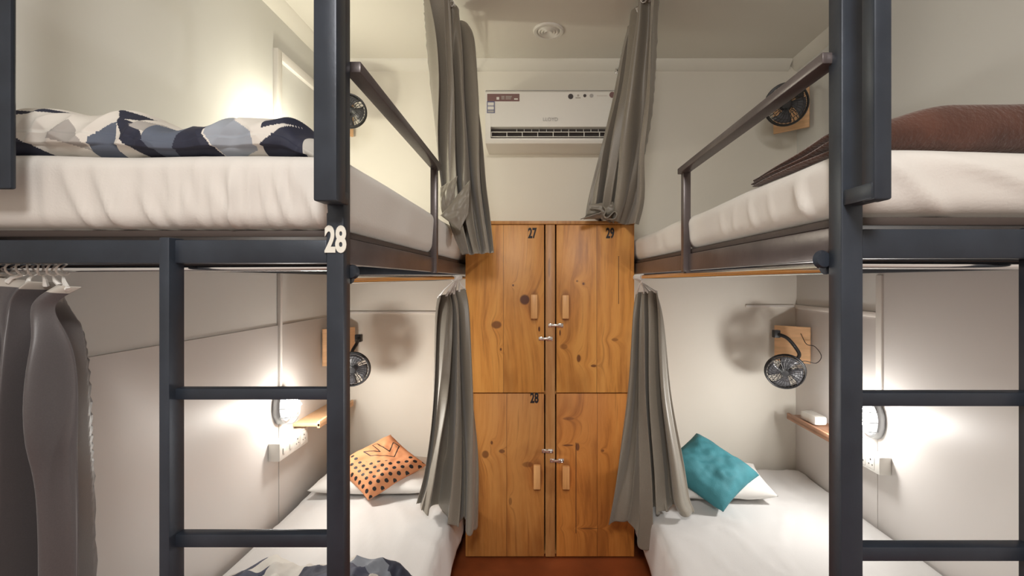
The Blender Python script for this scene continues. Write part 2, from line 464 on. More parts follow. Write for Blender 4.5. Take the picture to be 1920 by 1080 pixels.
k28 = [(P(910, 0).x, P(0, 852).z, .018, .020, .7), (P(941, 0).x, P(0, 846).z, .016, .010, .7), (P(922, 0).x, P(0, 830).z, .006, .010, .8), (P(990, 0).x, P(0, 871).z, .03, .014, .5), (P(957, 0).x, P(0, 940).z, .008, .02, .5)]
k30 = [(P(1065, 0).x, P(0, 835).z, .028, .005, .8), (P(1083, 0).x, P(0, 838).z, .010, .02, .8), (P(1130, 0).x, P(0, 845).z, .008, .007, .7), (P(1066, 0).x, P(0, 785).z, .03, .008, .5), (P(1104, 0).x, P(0, 991).z, .05, .004, .6)]
ZM = .883
for kk, hx_, hz_ in ((k27, 1001.5, 575), (k29, 1060, 575), (k28, 1007, 892), (k30, 1061, 893)): kk.append((P(hx_, 0).x, P(0, hz_).z, .030, .085, .45))
d27 = door(LX0 + .002, .0235, ZM + .002, LZ - .02, wood_mat('pine_door_a', [P(944, 0).x], k27, seed=1.3), '27', P(998, 0).x, P(0, 438).z, P(1001.5, 0).x, (P(0, 597).z, P(0, 552).z))
d29 = door(.0885, LX1 - .002, ZM + .002, LZ - .02, wood_mat('pine_door_b', [P(1119, 0).x], k29, seed=4.1, cracks=[(P(1160, 0).x, P(0, 570).z, P(0, 480).z)]), '29', P(1144, 0).x, P(0, 438).z, P(1060, 0).x, (P(0, 597).z, P(0, 553).z))
d28 = door(LX0 + .002, .0235, .012, ZM - .003, wood_mat('pine_door_c', [P(950, 0).x], k28, seed=7.7, base=(.56, .24, .06)), '28', P(1002, 0).x, P(0, 747).z, P(1007, 0).x, (P(0, 914).z, P(0, 870).z))
d30 = door(.0885, LX1 - .002, .012, ZM - .003, wood_mat('pine_door_d', [P(1120, 0).x], k30, seed=11.2, base=(.58, .22, .045), cracks=[(P(1080, 0).x, P(0, 1000).z, P(0, 830).z)]), None, 0, 0, P(1061, 0).x, (P(0, 914).z, P(0, 872).z))
def latch(d, x0, x1, z, padl=False):
    bm = bmesh.new()
    box(bm, (x0, LY0 - .006, z - .010), (x0 + .026, LY0 - .002, z + .010), .001)
    box(bm, (x0 + .014, LY0 - .012, z - .006), (x1 - .012, LY0 - .005, z + .006), .001)
    box(bm, (x1 - .030, LY0 - .008, z - .011), (x1, LY0 - .002, z + .011), .001)
    tube(bm, [(x1 - .011 + .005 * math.cos(t), LY0 - .012, z + .005 * math.sin(t)) for t in [k * math.pi / 5 for k in range(10)]], .002, 6, closed=True)
    lobj('latch', bm, M_chrome, d, label='small metal hasp')
latch(d27, P(1010, 0).x, P(1036, 0).x, P(0, 635).z)
latch(d29, P(1028, 0).x, P(1056, 0).x, P(0, 610).z)
latch(d28, P(1016, 0).x, P(1037, 0).x, P(0, 845).z)
latch(d30, P(1031, 0).x, P(1057, 0).x, P(0, 863).z)

# ------------------------------------------------------------------ bunk beds
def bunk(side, label, xi, xo, y0, y1, lad, rungs, rail, rod, handle, zrail):
    """side -1 left, 1 right. xi inner plane, xo wall plane, y0 front, y1 back"""
    s = side
    b = thing('bunk_bed', label, 'bunk bed', ((xi + xo) / 2, (y0 + y1) / 2, 0))
    w = .037
    def prt(name, fn, m=M_steel, parent=b, label=None):
        bm = bmesh.new(); fn(bm); return obj(name, bm, m, parent, label=label)
    def bx(x0, x1, ya, yb, z0, z1, bev=.003):
        return lambda bm: box(bm, (min(x0, x1), ya, z0), (max(x0, x1), yb, z1), bev)
    # posts: two at the front, two at the back
    prt('post', bx(xi, xi + s * w, y0, y0 + w, 0, 2.60))
    prt('post', bx(xo - s * .042, xo - s * .005, y0, y0 + w, 0, 2.60))
    # side rails and cross rails of the upper deck
    prt('side_rail', bx(xi + s * .002, xi + s * (w - .002), y0 + w, y1, 1.517, 1.574), M_steel_refl)
    prt('side_rail', bx(xo - s * .040, xo - s * .007, y0 + w, y1 - w, 1.517, 1.574))
    prt('end_rail', bx(xi + s * w, xo - s * .042, y0 + .002, y0 + .036, 1.518, 1.568))
    prt('end_rail', bx(xi + s * w, xo - s * .042, y1 - .036, y1 - .002, 1.518, 1.568))
    prt('bed_board', bx(xi + s * .012, xo - s * .012, y0 + .02, y1 - .004, 1.576, 1.590, .002), M_board)
    # frame of the lower deck, under the mattress
    prt('side_rail', bx(xi + s * .05, xi + s * .085, y0 + .05, y1, .10, .15))
    prt('bed_board', bx(xi + s * .05, xo - s * .05, y0 + .05, y1 - .004, .152, .166, .002), M_board)
    # chrome curtain rods
    def rd(bm):
        p = Vector(rod[0]); q = Vector(rod[1]); tube(bm, [p, q], .0105, 14)
    prt('curtain_rod', rd, M_chrome)
    yf = y0 + .055
    prt('curtain_rod', lambda bm: tube(bm, [(xi + s * .01, yf, rod[2]), (xo - s * .02, yf, rod[2] - .004)], .008, 12), M_chrome)
    def boss(bm):
        x, y, z = rod[0]
        lathe(bm, [(0, -.006), (.013, -.006), (.017, 0), (.013, .008), (0, .009)], (x - s * .004, y0 + w + .006, z + .016), (0, -1, 0), 16)
    prt('rod_bracket', boss, M_steel)
    # guard rail along the inner edge: sloping tube, an upright at its far end
    (r0, r1, rw, rh) = rail
    def gr(bm):
        bar(bm, r0, r1, rw, rh, .002)
    g = prt('guard_rail', gr, M_steel_refl)
    prt('guard_upright', lambda bm: box(bm, (r1[0] - .0125 + s * .008, r1[1] - .03, zrail), (r1[0] + .0125 + s * .008, r1[1], r1[2] + rh / 2 - .003), .002), M_steel_refl)
    # grab handle: vertical tube in front of the post
    (hx0, hx1, hy0, hy1, hz) = handle
    def hd(bm):
        box(bm, (hx0, hy0, hz), (hx1, hy1, 2.60), .004)
        box(bm, (min(hx0, xi, xi + s * w) + .003, hy0 + .004, hz + .002), (max(hx1, xi, xi + s * w) - .003, y0 + .004, hz + .028), .002)
    prt('grab_handle', hd)
    # ladder: outer upright and rungs
    (lx0, lx1, ly0, ly1) = lad
    ld = prt('ladder', lambda bm: box(bm, (lx0, ly0, 0), (lx1, ly1, 1.572), .003))
    for (z0, z1) in rungs:
        a, c = (lx1, xi + s * w) if s < 0 else (xi + s * w, lx0)
        prt('rung', lambda bm: box(bm, (a - .003, y0 + .003, z0), (c + .003, y0 + .027, z1), .002), M_steel, ld)
    return b

lb = bunk(-1, 'dark steel bunk bed bearing the cream number 28 on its post', -.418, XL + .01, 1.0, 2.86,
          (-.800, -.778, .985, 1.029), [(1.226, 1.250), (.910, .938), (.60, .628), (.29, .318)],
          (Vector((-.417, 1.045, 1.957)), Vector((-.412, 1.885, 1.935)), .036, .025),
          ((-.421, 1.04, 1.484), (-.421, 2.86, 1.500), 1.511),
          (-.452, -.405, .935, .982, 1.640), 1.512)
rb = bunk(1, 'dark steel bunk bed without a number, beside the teal cushion', .508, XR - .01, .79, 2.86,
          (.835, .860, .768, .820), [(1.268, 1.291), (1.006, 1.030), (.745, .769), (.483, .507), (.22, .244)],
          (Vector((.508, .815, 1.868)), Vector((.498, 1.64, 1.862)), .034, .020),
          ((.505, .83, 1.502), (.505, 2.485, 1.500), 1.510),
          (.512, .540, .718, .748, 1.605), 1.512)
# the number on the left bunk's post
text_mesh('28', .076, M_cream, lb, Vector((-.4345, .9985, 1.566)), RX, 'number_plate', ext=.0012, off=.0028, sx=.60, label='cream number 28')
# far guard bar of the left bunk, cut by the picture's edge
bm = bmesh.new()
box(bm, (-1.180, .93, 1.70), (-1.056, .955, 1.725), .003) if False else None
box(bm, (-1.120, .940, 1.665), (-1.060, .952, 2.60), .004)
box(bm, (-1.250, .940, 1.665), (-1.115, .970, 1.695), .004)
box(bm, (-1.262, .940, 1.665), (-1.235, 1.01, 1.695), .004)
obj('guard_bar', bm, M_steel, lb)

# ------------------------------------------------------------------ mattresses
def wr_front(p, n, y0, seed, amp):
    """drawn-in folds of a sheet on the front face of an upper mattress"""
    if n.y < -.3 and abs(n.y) > .3:
        f = nz(p.x * 9 + p.z * 3.0, p.z * 2.2, seed) + .5 * nz(p.x * 24 + p.z * 7, p.z * 3, seed + 3)
        f = -abs(f) * 1.6 + .35
        p = p + Vector((0, -amp * f, 0))
    return p
def mattress(name, label, x0, x1, y0, y1, z0, z1, m, r, fn, step=.03):
    bm = bmesh.new(); soft_box(bm, (x0, y0, z0), (x1, y1, z1), r, step, fn)
    o = obj(name, bm, m, None, ang=180)
    return tag(o, label, 'mattress')
random.seed(4)
FOLDS_L = []
for k in range(30):      # (x at the top, x at the hem, width, depth) of the drawn folds
    xt = -1.05 + .58 * (k / 29) ** .8 + random.uniform(-.012, .012)
    FOLDS_L.append((xt, xt + random.uniform(-.01, .055), random.uniform(.006, .013), random.uniform(.3, 1.0), random.uniform(.0, .55)))
def f_lu(p, n):
    q = p.copy()
    t = max(0, min(1, (1.752 - p.z) / .16))       # 0 top, 1 hem
    if n.y < -.2:
        f = 0
        for (xt, xb, w, a, t0) in FOLDS_L:
            xc = xt + (xb - xt) * t ** 1.6
            ww = w * (1.5 - .8 * t)
            e = (p.x - xc) / ww
            f += a * math.exp(-e * e) * sstep(t0 - .2, t0 + .35, t)
        q.y += -.010 * f + .012 * t - .002
    if abs(n.x) > .3: q.x -= n.x * (.004 * nz(p.y * 5, p.z * 8, 4) + .010 * t)
    if n.z > .3: q.z += .006 * nz(p.x * 4, p.y * 3, 5)
    return q
mattress('mattress', 'upper mattress in a white sheet under the navy patterned duvet', XL + .02, -.416, 1.0, 2.84, 1.592, 1.752, M_sheet, .035, f_lu, .009)
FOLDS_R = [(.90, .92, .012, 1.0), (.93, .915, .010, .8), (1.02, 1.05, .010, .5), (1.12, 1.14, .012, .7), (1.20, 1.26, .010, .5), (1.30, 1.33, .012, .45)]
FOLDS_RF = [(.57, .70, .02, 1.0), (.66, .98, .03, .9), (.80, 1.30, .03, .6), (1.15, 1.2, .02, .4)]
def f_ru(p, n):
    q = p.copy(); t = max(0, min(1, (1.708 - p.z) / .115))
    if n.y < -.2:
        f = 0
        for (xt, xb, w, a) in FOLDS_RF:
            e = (p.x - (xt + (xb - xt) * t)) / w; f += a * math.exp(-e * e) * sstep(0, .4, t)
        q.y += -.010 * f + .012 * t - .003
    if abs(n.x) > .3:
        f = 0
        for (xt, xb, w, a) in FOLDS_R:
            e = (p.y - (xt + (xb - xt) * t + .012 * math.sin(t * 5))) / w; f += a * math.exp(-e * e) * sstep(.05, .5, t)
        q.x += n.x * (.008 * f - .008 * t + .003 * nz(p.y * 9, t, 4))
    if n.z > .3: q.z += .006 * nz(p.x * 4, p.y * 3, 5)
    return q
mattress('mattress', 'upper mattress in a cream sheet under the brown blanket', .509, XR - .02, .800, 2.84, 1.592, 1.708, M_sheet, .035, f_ru, .011)
def f_low(s, x_in):
    def f(p, n):
        q = p.copy()
        if n.z > .3:
            q.z += .005 * nz(p.x * 3, p.y * 3, 5 + s)
            c = nz(p.x * 7 + p.y * 3, p.y * 2.0 - p.x * 3, 8 + s)
            q.z += .006 * max(0, 1 - abs(c) * 7)
        if n.x * s < -.3:      # the sheet hangs over the aisle edge
            q.x += n.x * (.016 * nz(p.y * 6, p.z * 1.5, 3) + .008 * nz(p.y * 15, p.z * 2, 6)) + n.x * .03 * (1 - (p.z - .1) / .25) * .8
        return q
    return f
mattress('mattress', 'lower mattress in a white sheet holding the orange dotted cushion', XL + .035, -.432, 1.06, 2.85, .105, .343, M_sheet_low, .035, f_low(-1, 0), .022)
mattress('mattress', 'lower mattress in a white sheet holding the teal cushion', .535, XR - .012, .90, 2.85, .105, .343, M_sheet_low, .035, f_low(1, 0), .022)

# ------------------------------------------------------------------ pillows and cushions
def cushion(name, c00, c10, c11, c01, h, m, seed, n=56, pinch=.06, paint=None, mats=None):
    """pillow between four world corners (in order round), h thick"""
    c00, c10, c11, c01 = map(Vector, (c00, c10, c11, c01))
    nrm = (c10 - c00).cross(c01 - c00).normalized()
    if nrm.z < 0: nrm = -nrm
    bm = bmesh.new(); uvl = bm.loops.layers.uv.new('UVMap')
    def pos(u, v, sgn):
        a, b_ = 2 * u - 1, 2 * v - 1
        # sides curve inwards, corners stick out
        uu = .5 + (a * (1 - pinch * (1 - b_ * b_))) / 2
        vv = .5 + (b_ * (1 - pinch * (1 - a * a))) / 2
        p = c00 * (1 - uu) * (1 - vv) + c10 * uu * (1 - vv) + c11 * uu * vv + c01 * (1 - uu) * vv
        e = max(0, 1 - a ** 4) ** .55 * max(0, 1 - b_ ** 4) ** .55
        w = 1 + .25 * nz(u * 3 + seed, v * 3, seed) + .10 * nz(u * 9, v * 9 + seed, seed)
        cr = (1 - e) * .10 * math.sin(14 * (a - b_) + seed) * (abs(a) + abs(b_)) * .5
        return p + nrm * (h * .5 * (e * w + cr * .25) * sgn)
    grid = {}
    for s in (1, -1):
        for i in range(n + 1):
            for j in range(n + 1):
                edge = i in (0, n) or j in (0, n)
                if s < 0 and edge: grid[(s, i, j)] = grid[(1, i, j)]
                else: grid[(s, i, j)] = bm.verts.new(pos(i / n, j / n, s))
    for s in (1, -1):
        for i in range(n):
            for j in range(n):
                ks = [(i, j), (i + 1, j), (i + 1, j + 1), (i, j + 1)]
                f = bm.faces.new([grid[(s, *k)] for k in ks])
                for l, k in zip(f.loops, ks): l[uvl].uv = (k[0] / n, k[1] / n)
                if paint and s > 0: f.material_index = paint((i + .5) / n, (j + .5) / n)
    return obj(name, bm, mats or m, None, ang=180)

# white pillow and orange cushion on the left lower bed
tag(cushion('pillow', (-1.20, 2.42, .397), (-.56, 2.42, .397), (-.56, 2.80, .42), (-1.20, 2.80, .42), .10, M_pillow, 2.0),
    'white pillow beneath the orange dotted cushion', 'pillow')
def seg_d(px, py, ax, ay, bx, by):
    dx, dy = bx - ax, by - ay; t = max(0, min(1, ((px - ax) * dx + (py - ay) * dy) / (dx * dx + dy * dy)))
    return math.hypot(px - ax - t * dx, py - ay - t * dy)
# u runs from the left corner to the bottom corner, v from left corner to the top corner
CHV = [(.30, .62), (.62, .62), (.40, .86), (.56, .94), (.97, .60), (.97, .40), (.62, .42), (.30, .62)]
oc = dict(top=at(732, 815, 2.66), right=at(800, 872, 2.52), bottom=at(690, 938, 2.36))
oc['left'] = oc['top'] + oc['bottom'] - oc['right']
# frame: a along left->top is 'up-right', b along top->right
def opaint(u, v):
    # u: 0 at the left/top side -> 1 at the bottom/right side ; v: 0 left/bottom -> 1 top/right
    # pixel-free design: chevron in the corner half towards the top, dots elsewhere
    a, b = u, v
    poly = CH_POLY
    for (p, q) in zip(poly, poly[1:]):
        if seg_d(a, b, *p, *q) < .009: return 1
    if chev_zone(a, b): return 0
    fb = (b * 9.5) % 1 - .5; fa = (a * 9.5 + .5 * (int(b * 9.5) % 2)) % 1 - .5
    if fa * fa + fb * fb < .075: return 1
    return 0
# UV square seen in the photo: (0,0) left corner, (1,0) bottom, (1,1) right, (0,1) top
CH_POLY = [(.20, .44), (.33, .60), (.17, .80), (.30, .96), (.60, .64), (.42, .46), (.20, .44)]
CH_POLY = [(.14, .50), (.30, .62), (.14, .98), (.30, .96), (.52, .66), (.30, .38), (.14, .50)]
def chev_zone(a, b):
    ins = False
    for (p, q) in zip(ZONE, ZONE[1:] + ZONE[:1]):
        if (p[1] > b) != (q[1] > b) and a < (q[0] - p[0]) * (b - p[1]) / (q[1] - p[1]) + p[0]: ins = not ins
    return ins
def opx(px, py):
    """invert the bilinear corner map in the picture to place the chevron"""
    O = Vector((624, 876)); U = Vector((690 - 624, 938 - 876)); V_ = Vector((732 - 624, 815 - 876))
    d = Vector((px, py)) - O; det = U.x * V_.y - U.y * V_.x
    return ((d.x * V_.y - d.y * V_.x) / det, (U.x * d.y - U.y * d.x) / det)
CH_POLY = [opx(*p) for p in ((690, 848), (724, 846), (707, 832), (738, 848), (744, 829), (753, 833), (741, 857), (695, 856), (690, 848))]
CH_POLY = [opx(*p) for p in ((684, 863), (716, 862), (699, 846), (709, 844), (734, 861), (742, 840), (753, 846), (743, 871), (697, 871), (684, 863))]
ZONE = [opx(*p) for p in ((655, 858), (700, 800), (735, 800), (782, 852), (756, 880), (690, 882), (664, 862))]
tag(cushion('cushion', oc['left'], oc['bottom'], oc['right'], oc['top'], .13, None, 5.0, n=200, paint=opaint, mats=[M_orange, M_black]),
    'orange cushion with black dots and a chevron outline', 'cushion')
tag(cushion('pillow', (.66, 2.36, .397), (1.20, 2.36, .397), (1.24, 2.72, .42), (.62, 2.72, .42), .10, M_pillow, 7.0),
    'white pillow beneath the teal cushion', 'pillow')
tt, tr, tb = at(1306, 812, 2.62), at(1424, 891, 2.46), at(1356, 960, 2.26)
tag(cushion('cushion', tt + tb - tr, tb, tr, tt, .14, M_teal, 9.0),
    'plain teal cushion leaning on a white pillow', 'cushion')

# ------------------------------------------------------------------ duvets and blankets
def heap(name, x0, x1, y0, y1, zb, hfun, m, seed, nx=110, ny=46, amp=.012, paint=None):
    """lying roll of bedding with a closed underside; hfun(u) height along x"""
    bm = bmesh.new(); uvl = bm.loops.layers.uv.new('UVMap')
    top = []
    # superellipse cross-section, flat below, sampled evenly along its outline
    raw = []
    for q in range(1441):
        a = math.pi * 2 * q / 1440; c, s_ = math.cos(a), math.sin(a)
        raw.append((math.copysign(abs(c) ** .75, c) * (y1 - y0) / 2, .05 * math.copysign(abs(s_) ** (.75 if s_ > 0 else .45), s_), c, s_))
    acc = [0]
    for p_, q_ in zip(raw, raw[1:]): acc.append(acc[-1] + math.hypot(p_[0] - q_[0], p_[1] - q_[1]))
    CS = []; q = 0
    for j in range(ny + 1):
        while acc[q] < acc[-1] * j / (ny + 1): q += 1
        CS.append((raw[q][2], raw[q][3]))
    for i in range(nx + 1):
        row = []; u = i / nx
        h = hfun(u); endw = max(.05, min(1, math.sin(math.pi * min(1, max(0, u))) * 2.6)) ** .5
        for j in range(ny + 1):
            c, s_ = CS[j]
            ry = (y1 - y0) / 2 * (.82 + .18 * endw)
            yy = (y0 + y1) / 2 + ry * math.copysign(abs(c) ** .75, c)
            zz = zb + h / 2 + h / 2 * math.copysign(abs(s_) ** (.75 if s_ > 0 else .45), s_)
            x = x0 + (x1 - x0) * u
            p = Vector((x, yy, zz))
            nrm = Vector((0, c, s_))
            f = amp * (1 - 2.6 * abs(nz(x * 7 + yy * 4, zz * 9, seed))) + amp * .7 * (1 - 3 * abs(nz(x * 15 - zz * 12, yy * 9, seed + 4)))
            p += nrm * f * (1 if s_ > -.2 else .15)
            if p.z < zb: p.z = zb
            row.append(bm.verts.new(p))
        top.append(row)
    for i in range(nx):
        for j in range(ny + 1):
            k = (j + 1) % (ny + 1)
            f = bm.faces.new((top[i][j], top[i + 1][j], top[i + 1][k], top[i][k]))
            for l, (ii, jj) in zip(f.loops, ((i, j), (i + 1, j), (i + 1, j + 1), (i, j + 1))):
                l[uvl].uv = (x0 + (x1 - x0) * ii / nx, jj / (ny + 1) * 1.1)
            if paint: f.material_index = paint(f.calc_center_median())
    bm.faces.new(top[0]); bm.faces.new(top[-1][::-1])
    return obj(name, bm, m, None, ang=180)

def interp(tab, u):
    for (a, va), (b, vb) in zip(tab, tab[1:]):
        if u <= b: 
            t = sstep(a, b, u); return va + (vb - va) * t
    return tab[-1][1]
LZT = 1.750
hu = [(0, .03), (.05, .085), (.15, .110), (.40, .108), (.60, .062), (.78, .088), (.93, .095), (1, .04)]
FACETS = [(1, [(0, 245), (22, 245), (45, 252), (130, 302), (120, 320), (0, 320)]), (1, [(10, 246), (50, 222), (150, 205), (160, 213), (75, 227), (42, 252)]),
          (2, [(195, 305), (201, 267), (245, 236), (250, 310)]), (4, [(132, 272), (162, 235), (182, 262), (200, 290), (150, 276)]),
          (1, [(226, 205), (280, 216), (247, 229), (275, 238), (300, 262), (345, 310), (296, 300), (266, 280), (248, 245)]), (4, [(262, 240), (300, 232), (330, 245), (312, 262), (280, 250)]),
          (2, [(308, 240), (372, 238), (356, 305), (330, 305), (306, 278)]), (1, [(370, 240), (416, 225), (412, 265), (442, 310), (348, 310)]),
          (3, [(412, 238), (440, 222), (500, 262), (502, 290), (440, 305), (416, 265)]),
          (1, [(517, 210), (580, 210), (600, 240), (600, 310), (513, 310), (513, 284), (535, 262), (560, 236), (516, 254)])]
FACETS = [(c, [(at(px, py, 1.06).x, at(px, py, 1.06).z) for px, py in poly]) for c, poly in FACETS]
def facet(c):
    x = c.x; z = c.z + .10 * (c.y - 1.08) * (1 if c.y > 1.16 else 0)
    hit = 0
    for k, poly in FACETS:
        ins = False
        for p, q in zip(poly, poly[1:] + poly[:1]):
            if (p[1] > z) != (q[1] > z) and x < (q[0] - p[0]) * (z - p[1]) / (q[1] - p[1]) + p[0]: ins = not ins
        if ins: hit = k
    return hit
M_DUV = [mat('duvet_%s' % n_, c, .75, bump=.4, bscale=16) for n_, c in (('cream', (.66, .63, .58)), ('navy', (.018, .021, .042)), ('slate', (.10, .12, .165)), ('pale_blue', (.30, .33, .38)), ('taupe', (.36, .34, .32)))]
tag(heap('duvet', -1.245, -.515, 1.02, 1.30, LZT, lambda u: interp(hu, u), M_DUV, 3.0, nx=380, ny=300, amp=.013, paint=facet),
    'navy, grey and cream geometric duvet rolled on the upper mattress', 'duvet')
h2 = [(0, .02), (.2, .095), (.45, .07), (.8, .10), (1, .03)]
tag(heap('duvet', -1.17, -.48, 1.36, 1.80, .345, lambda u: interp(h2, u), M_duvet2, 8.0, amp=.016),
    'crumpled navy and pale blue duvet on the lower mattress behind the ladder', 'duvet')
# brown blanket: three folded layers, thicker towards the wall
def brown():
    bm = bmesh.new()
    x0, x1, ya, yb = .512, 1.47, .808, 1.165
    nx_, ny_, nz_ = 110, 44, 30; vm = {}
    def V(i, j, l):
        if (i, j, l) in vm: return vm[(i, j, l)]
        X = x0 + (x1 - x0) * i / nx_; Y = ya + (yb - ya) * j / ny_; Z = l / nz_
        # rounded long fold at the front, layered edge at the aisle end
        r = .030 * (1 - math.sqrt(max(0, 1 - (2 * Z - 1) ** 2)))
        Y = min(max(Y, ya + r), yb - r)
        g = abs(math.sin(math.pi * 3 * Z + .3 * nz(Y * 8, 1, 2))) ** .6 if True else 0
        k = 1 - sstep(0, .16, (X - x0))
        ri = .010 + .022 * (1 - g)
        if X < x0 + ri * 1.0: X = x0 + ri + .012 * nz(Y * 7, Z * 2, 2)
        th = .043 + .042 * sstep(.03, .22, X - x0) - .015 * sstep(.8, .95, X - x0)
        th *= 1 - .5 * sstep(.86, 1.18, Y)
        th += .004 * nz(X * 5, Y * 6, 3)
        z = 1.709 + th * Z
        if .0 < Z < 1 and k > 0: Y += 0
        vm[(i, j, l)] = bm.verts.new((X, Y + .005 * nz(X * 5, Z * 2, 4), z)); return vm[(i, j, l)]
    for i in range(nx_):
        for j in range(ny_):
            for l in (0, nz_): bm.faces.new((V(i, j, l), V(i + 1, j, l), V(i + 1, j + 1, l), V(i, j + 1, l)))
    for l in range(nz_):
        for i in range(nx_):
            for j in (0, ny_): bm.faces.new((V(i, j, l), V(i + 1, j, l), V(i + 1, j, l + 1), V(i, j, l + 1)))
        for j in range(ny_):
            for i in (0, nx_): bm.faces.new((V(i, j, l), V(i, j + 1, l), V(i, j + 1, l + 1), V(i, j, l + 1)))
    return obj('blanket', bm, M_brown, None, ang=60)
tag(brown(), 'folded chocolate brown fleece blanket on the cream upper mattress', 'blanket')

# ------------------------------------------------------------------ curtains
def catmull(p0, p1, p2, p3, t):
    return .5 * ((2 * p1) + (-p0 + p2) * t + (2 * p0 - 5 * p1 + 4 * p2 - p3) * t * t + (-p0 + 3 * p1 - 3 * p2 + p3) * t ** 3)
def curtain(label, rows, folds, seed, rings, ring_r=.016, nu=150, nv=90, over=.9, hem=None, m=None, group=None, tape=False, tape_h=.03):
    """rows: (L, R, fold depth) from top to bottom"""
    root_loc = (rows[-1][0] + rows[-1][1]) / 2
    root = thing('curtain', label, 'curtain', root_loc, group)
    bm = bmesh.new(); n = len(rows) - 1; G = []
    for j in range(nv + 1):
        t = j / nv * n; k = min(int(t), n - 1); ft = t - k
        def g(c):
            q = [rows[max(0, k - 1)][c], rows[k][c], rows[k + 1][c], rows[min(n, k + 2)][c]]
            return catmull(*q, ft)
        Lp, Rp, A = g(0), g(1), g(2)
        d = Rp - Lp; nr = Vector((d.y, -d.x, 0)).normalized() if (d.x or d.y) else Vector((0, -1, 0))
        if nr.y > 0: nr = -nr
        vv = j / nv; row = []
        for i in range(nu + 1):
            u = i / nu
            ph = 2 * math.pi * folds * u + 1.6 * nz(u * 2.3, vv * 1.1, seed) * 2 + .6 * vv + seed
            ph += 1.0 * nz(u * 5, vv * 2.2, seed + 9)
            f = 2 * abs(math.sin(ph / 2)) ** .75 - 1.1 + .35 * math.sin(1.7 * ph + 1.3 + 1.5 * vv) + .55 * nz(u * 7, vv * 3, seed + 5) + .05 * nz(u * 14 + vv * 3, vv * 3, seed)
            lat = over / folds * .16 * math.sin(2 * ph + .4) * math.sin(math.pi * u)
            m_ = u + lat
            edge = hem(u, vv) if hem else 0
            p = Lp.lerp(Rp, m_) + nr * (A * 1.7 * f) + Vector((0, 0, edge))
            row.append(bm.verts.new(p))
        G.append(row)
    for j in range(nv):
        for i in range(nu):
            f = bm.faces.new((G[j][i], G[j][i + 1], G[j + 1][i + 1], G[j + 1][i]))
            if tape and (j + 1) / nv < tape_h: f.material_index = 1
    top = [v.co.copy() for v in G[0]]
    o = obj('fabric', bm, [m or M_curtain, M_tape], root, ang=180)
    md = o.modifiers.new('thick', 'SOLIDIFY'); md.thickness = .0022; md.offset = 0
    # rings on the rod or wire; each strap reaches down to the header
    for q, (rp, ax) in enumerate(rings):
        bm = bmesh.new(); rp = Vector(rp); ax = Vector(ax).normalized()
        e1 = Vector((0, 0, 1)); e2 = ax.cross(e1).normalized()
        tube(bm, [rp + (e1 * math.cos(a) + e2 * math.sin(a)) * ring_r + ax * .003 * math.sin(a * 2 + q) for a in [k * math.pi / 7 for k in range(14)]], .0022, 6, closed=True)
        tgt = top[min(nu, int((q + .5) / len(rings) * nu))]
        s0 = rp - e1 * ring_r
        tube(bm, [s0, s0.lerp(tgt, .5) + Vector((.004 * (q % 3 - 1), -.003, -.002)), tgt + Vector((0, 0, -.008))], lambda t: .0022 + .004 * t, 6)
        obj('ring', bm, M_ring, root)
    return root

def ringrow(p, q, n):
    p = Vector(p); q = Vector(q); return [(p.lerp(q, (i + .5) / n), q - p) for i in range(n)]

# front of the left bunk, below the deck (cut by the picture's edge)
d1 = 1.065
curtain('shade-darkened grey-taupe curtain with a pale header tape, bunched beside the ladder of bunk 28',
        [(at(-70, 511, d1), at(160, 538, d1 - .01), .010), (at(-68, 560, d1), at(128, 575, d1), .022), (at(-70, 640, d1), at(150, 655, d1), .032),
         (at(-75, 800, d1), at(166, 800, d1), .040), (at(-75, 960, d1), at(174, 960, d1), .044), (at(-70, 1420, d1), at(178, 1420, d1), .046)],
        2.6, 1.1, ringrow((-1.24, 1.055, 1.507), (-1.06, 1.055, 1.507), 8), .014, nu=220, tape=True, tape_h=.09, over=.4, m=M_curtain_shade)
# left lower, beside the locker
curtain('grey-taupe curtain hanging from the lower rod over the bed with the orange cushion',
        [(at(822, 556, 2.36), at(871, 540, 2.46), .012), (at(822, 600, 2.34), at(878, 590, 2.44), .022), (at(812, 760, 2.30), at(889, 750, 2.38), .030),
         (at(797, 880, 2.27), at(897, 870, 2.32), .036), (at(781, 944, 2.24), at(896, 995, 2.28), .040)],
        3.2, 4.0, ringrow((-.421, 2.28, 1.495), (-.421, 2.47, 1.497), 7), .014)
# right lower, beside the locker
def hem3(u, v):
    k = sstep(.82, 1, v)
    return k * (.10 * sstep(.40, .62, u) - .10 * math.exp(-((u - .42) / .10) ** 2))
curtain('grey-taupe curtain hanging from the lower rod over the bed with the teal cushion',
        [(at(1196, 548, 2.44), at(1236, 545, 2.34), .012), (at(1190, 600, 2.42), at(1246, 600, 2.34), .020), (at(1178, 740, 2.38), at(1259, 740, 2.30), .028),
         (at(1160, 880, 2.34), at(1284, 880, 2.26), .034), (at(1142, 980, 2.32), at(1302, 1000, 2.24), .038)],
        3.0, 2.4, ringrow((.505, 2.30, 1.50), (.505, 2.47, 1.50), 7), .014, hem=hem3)

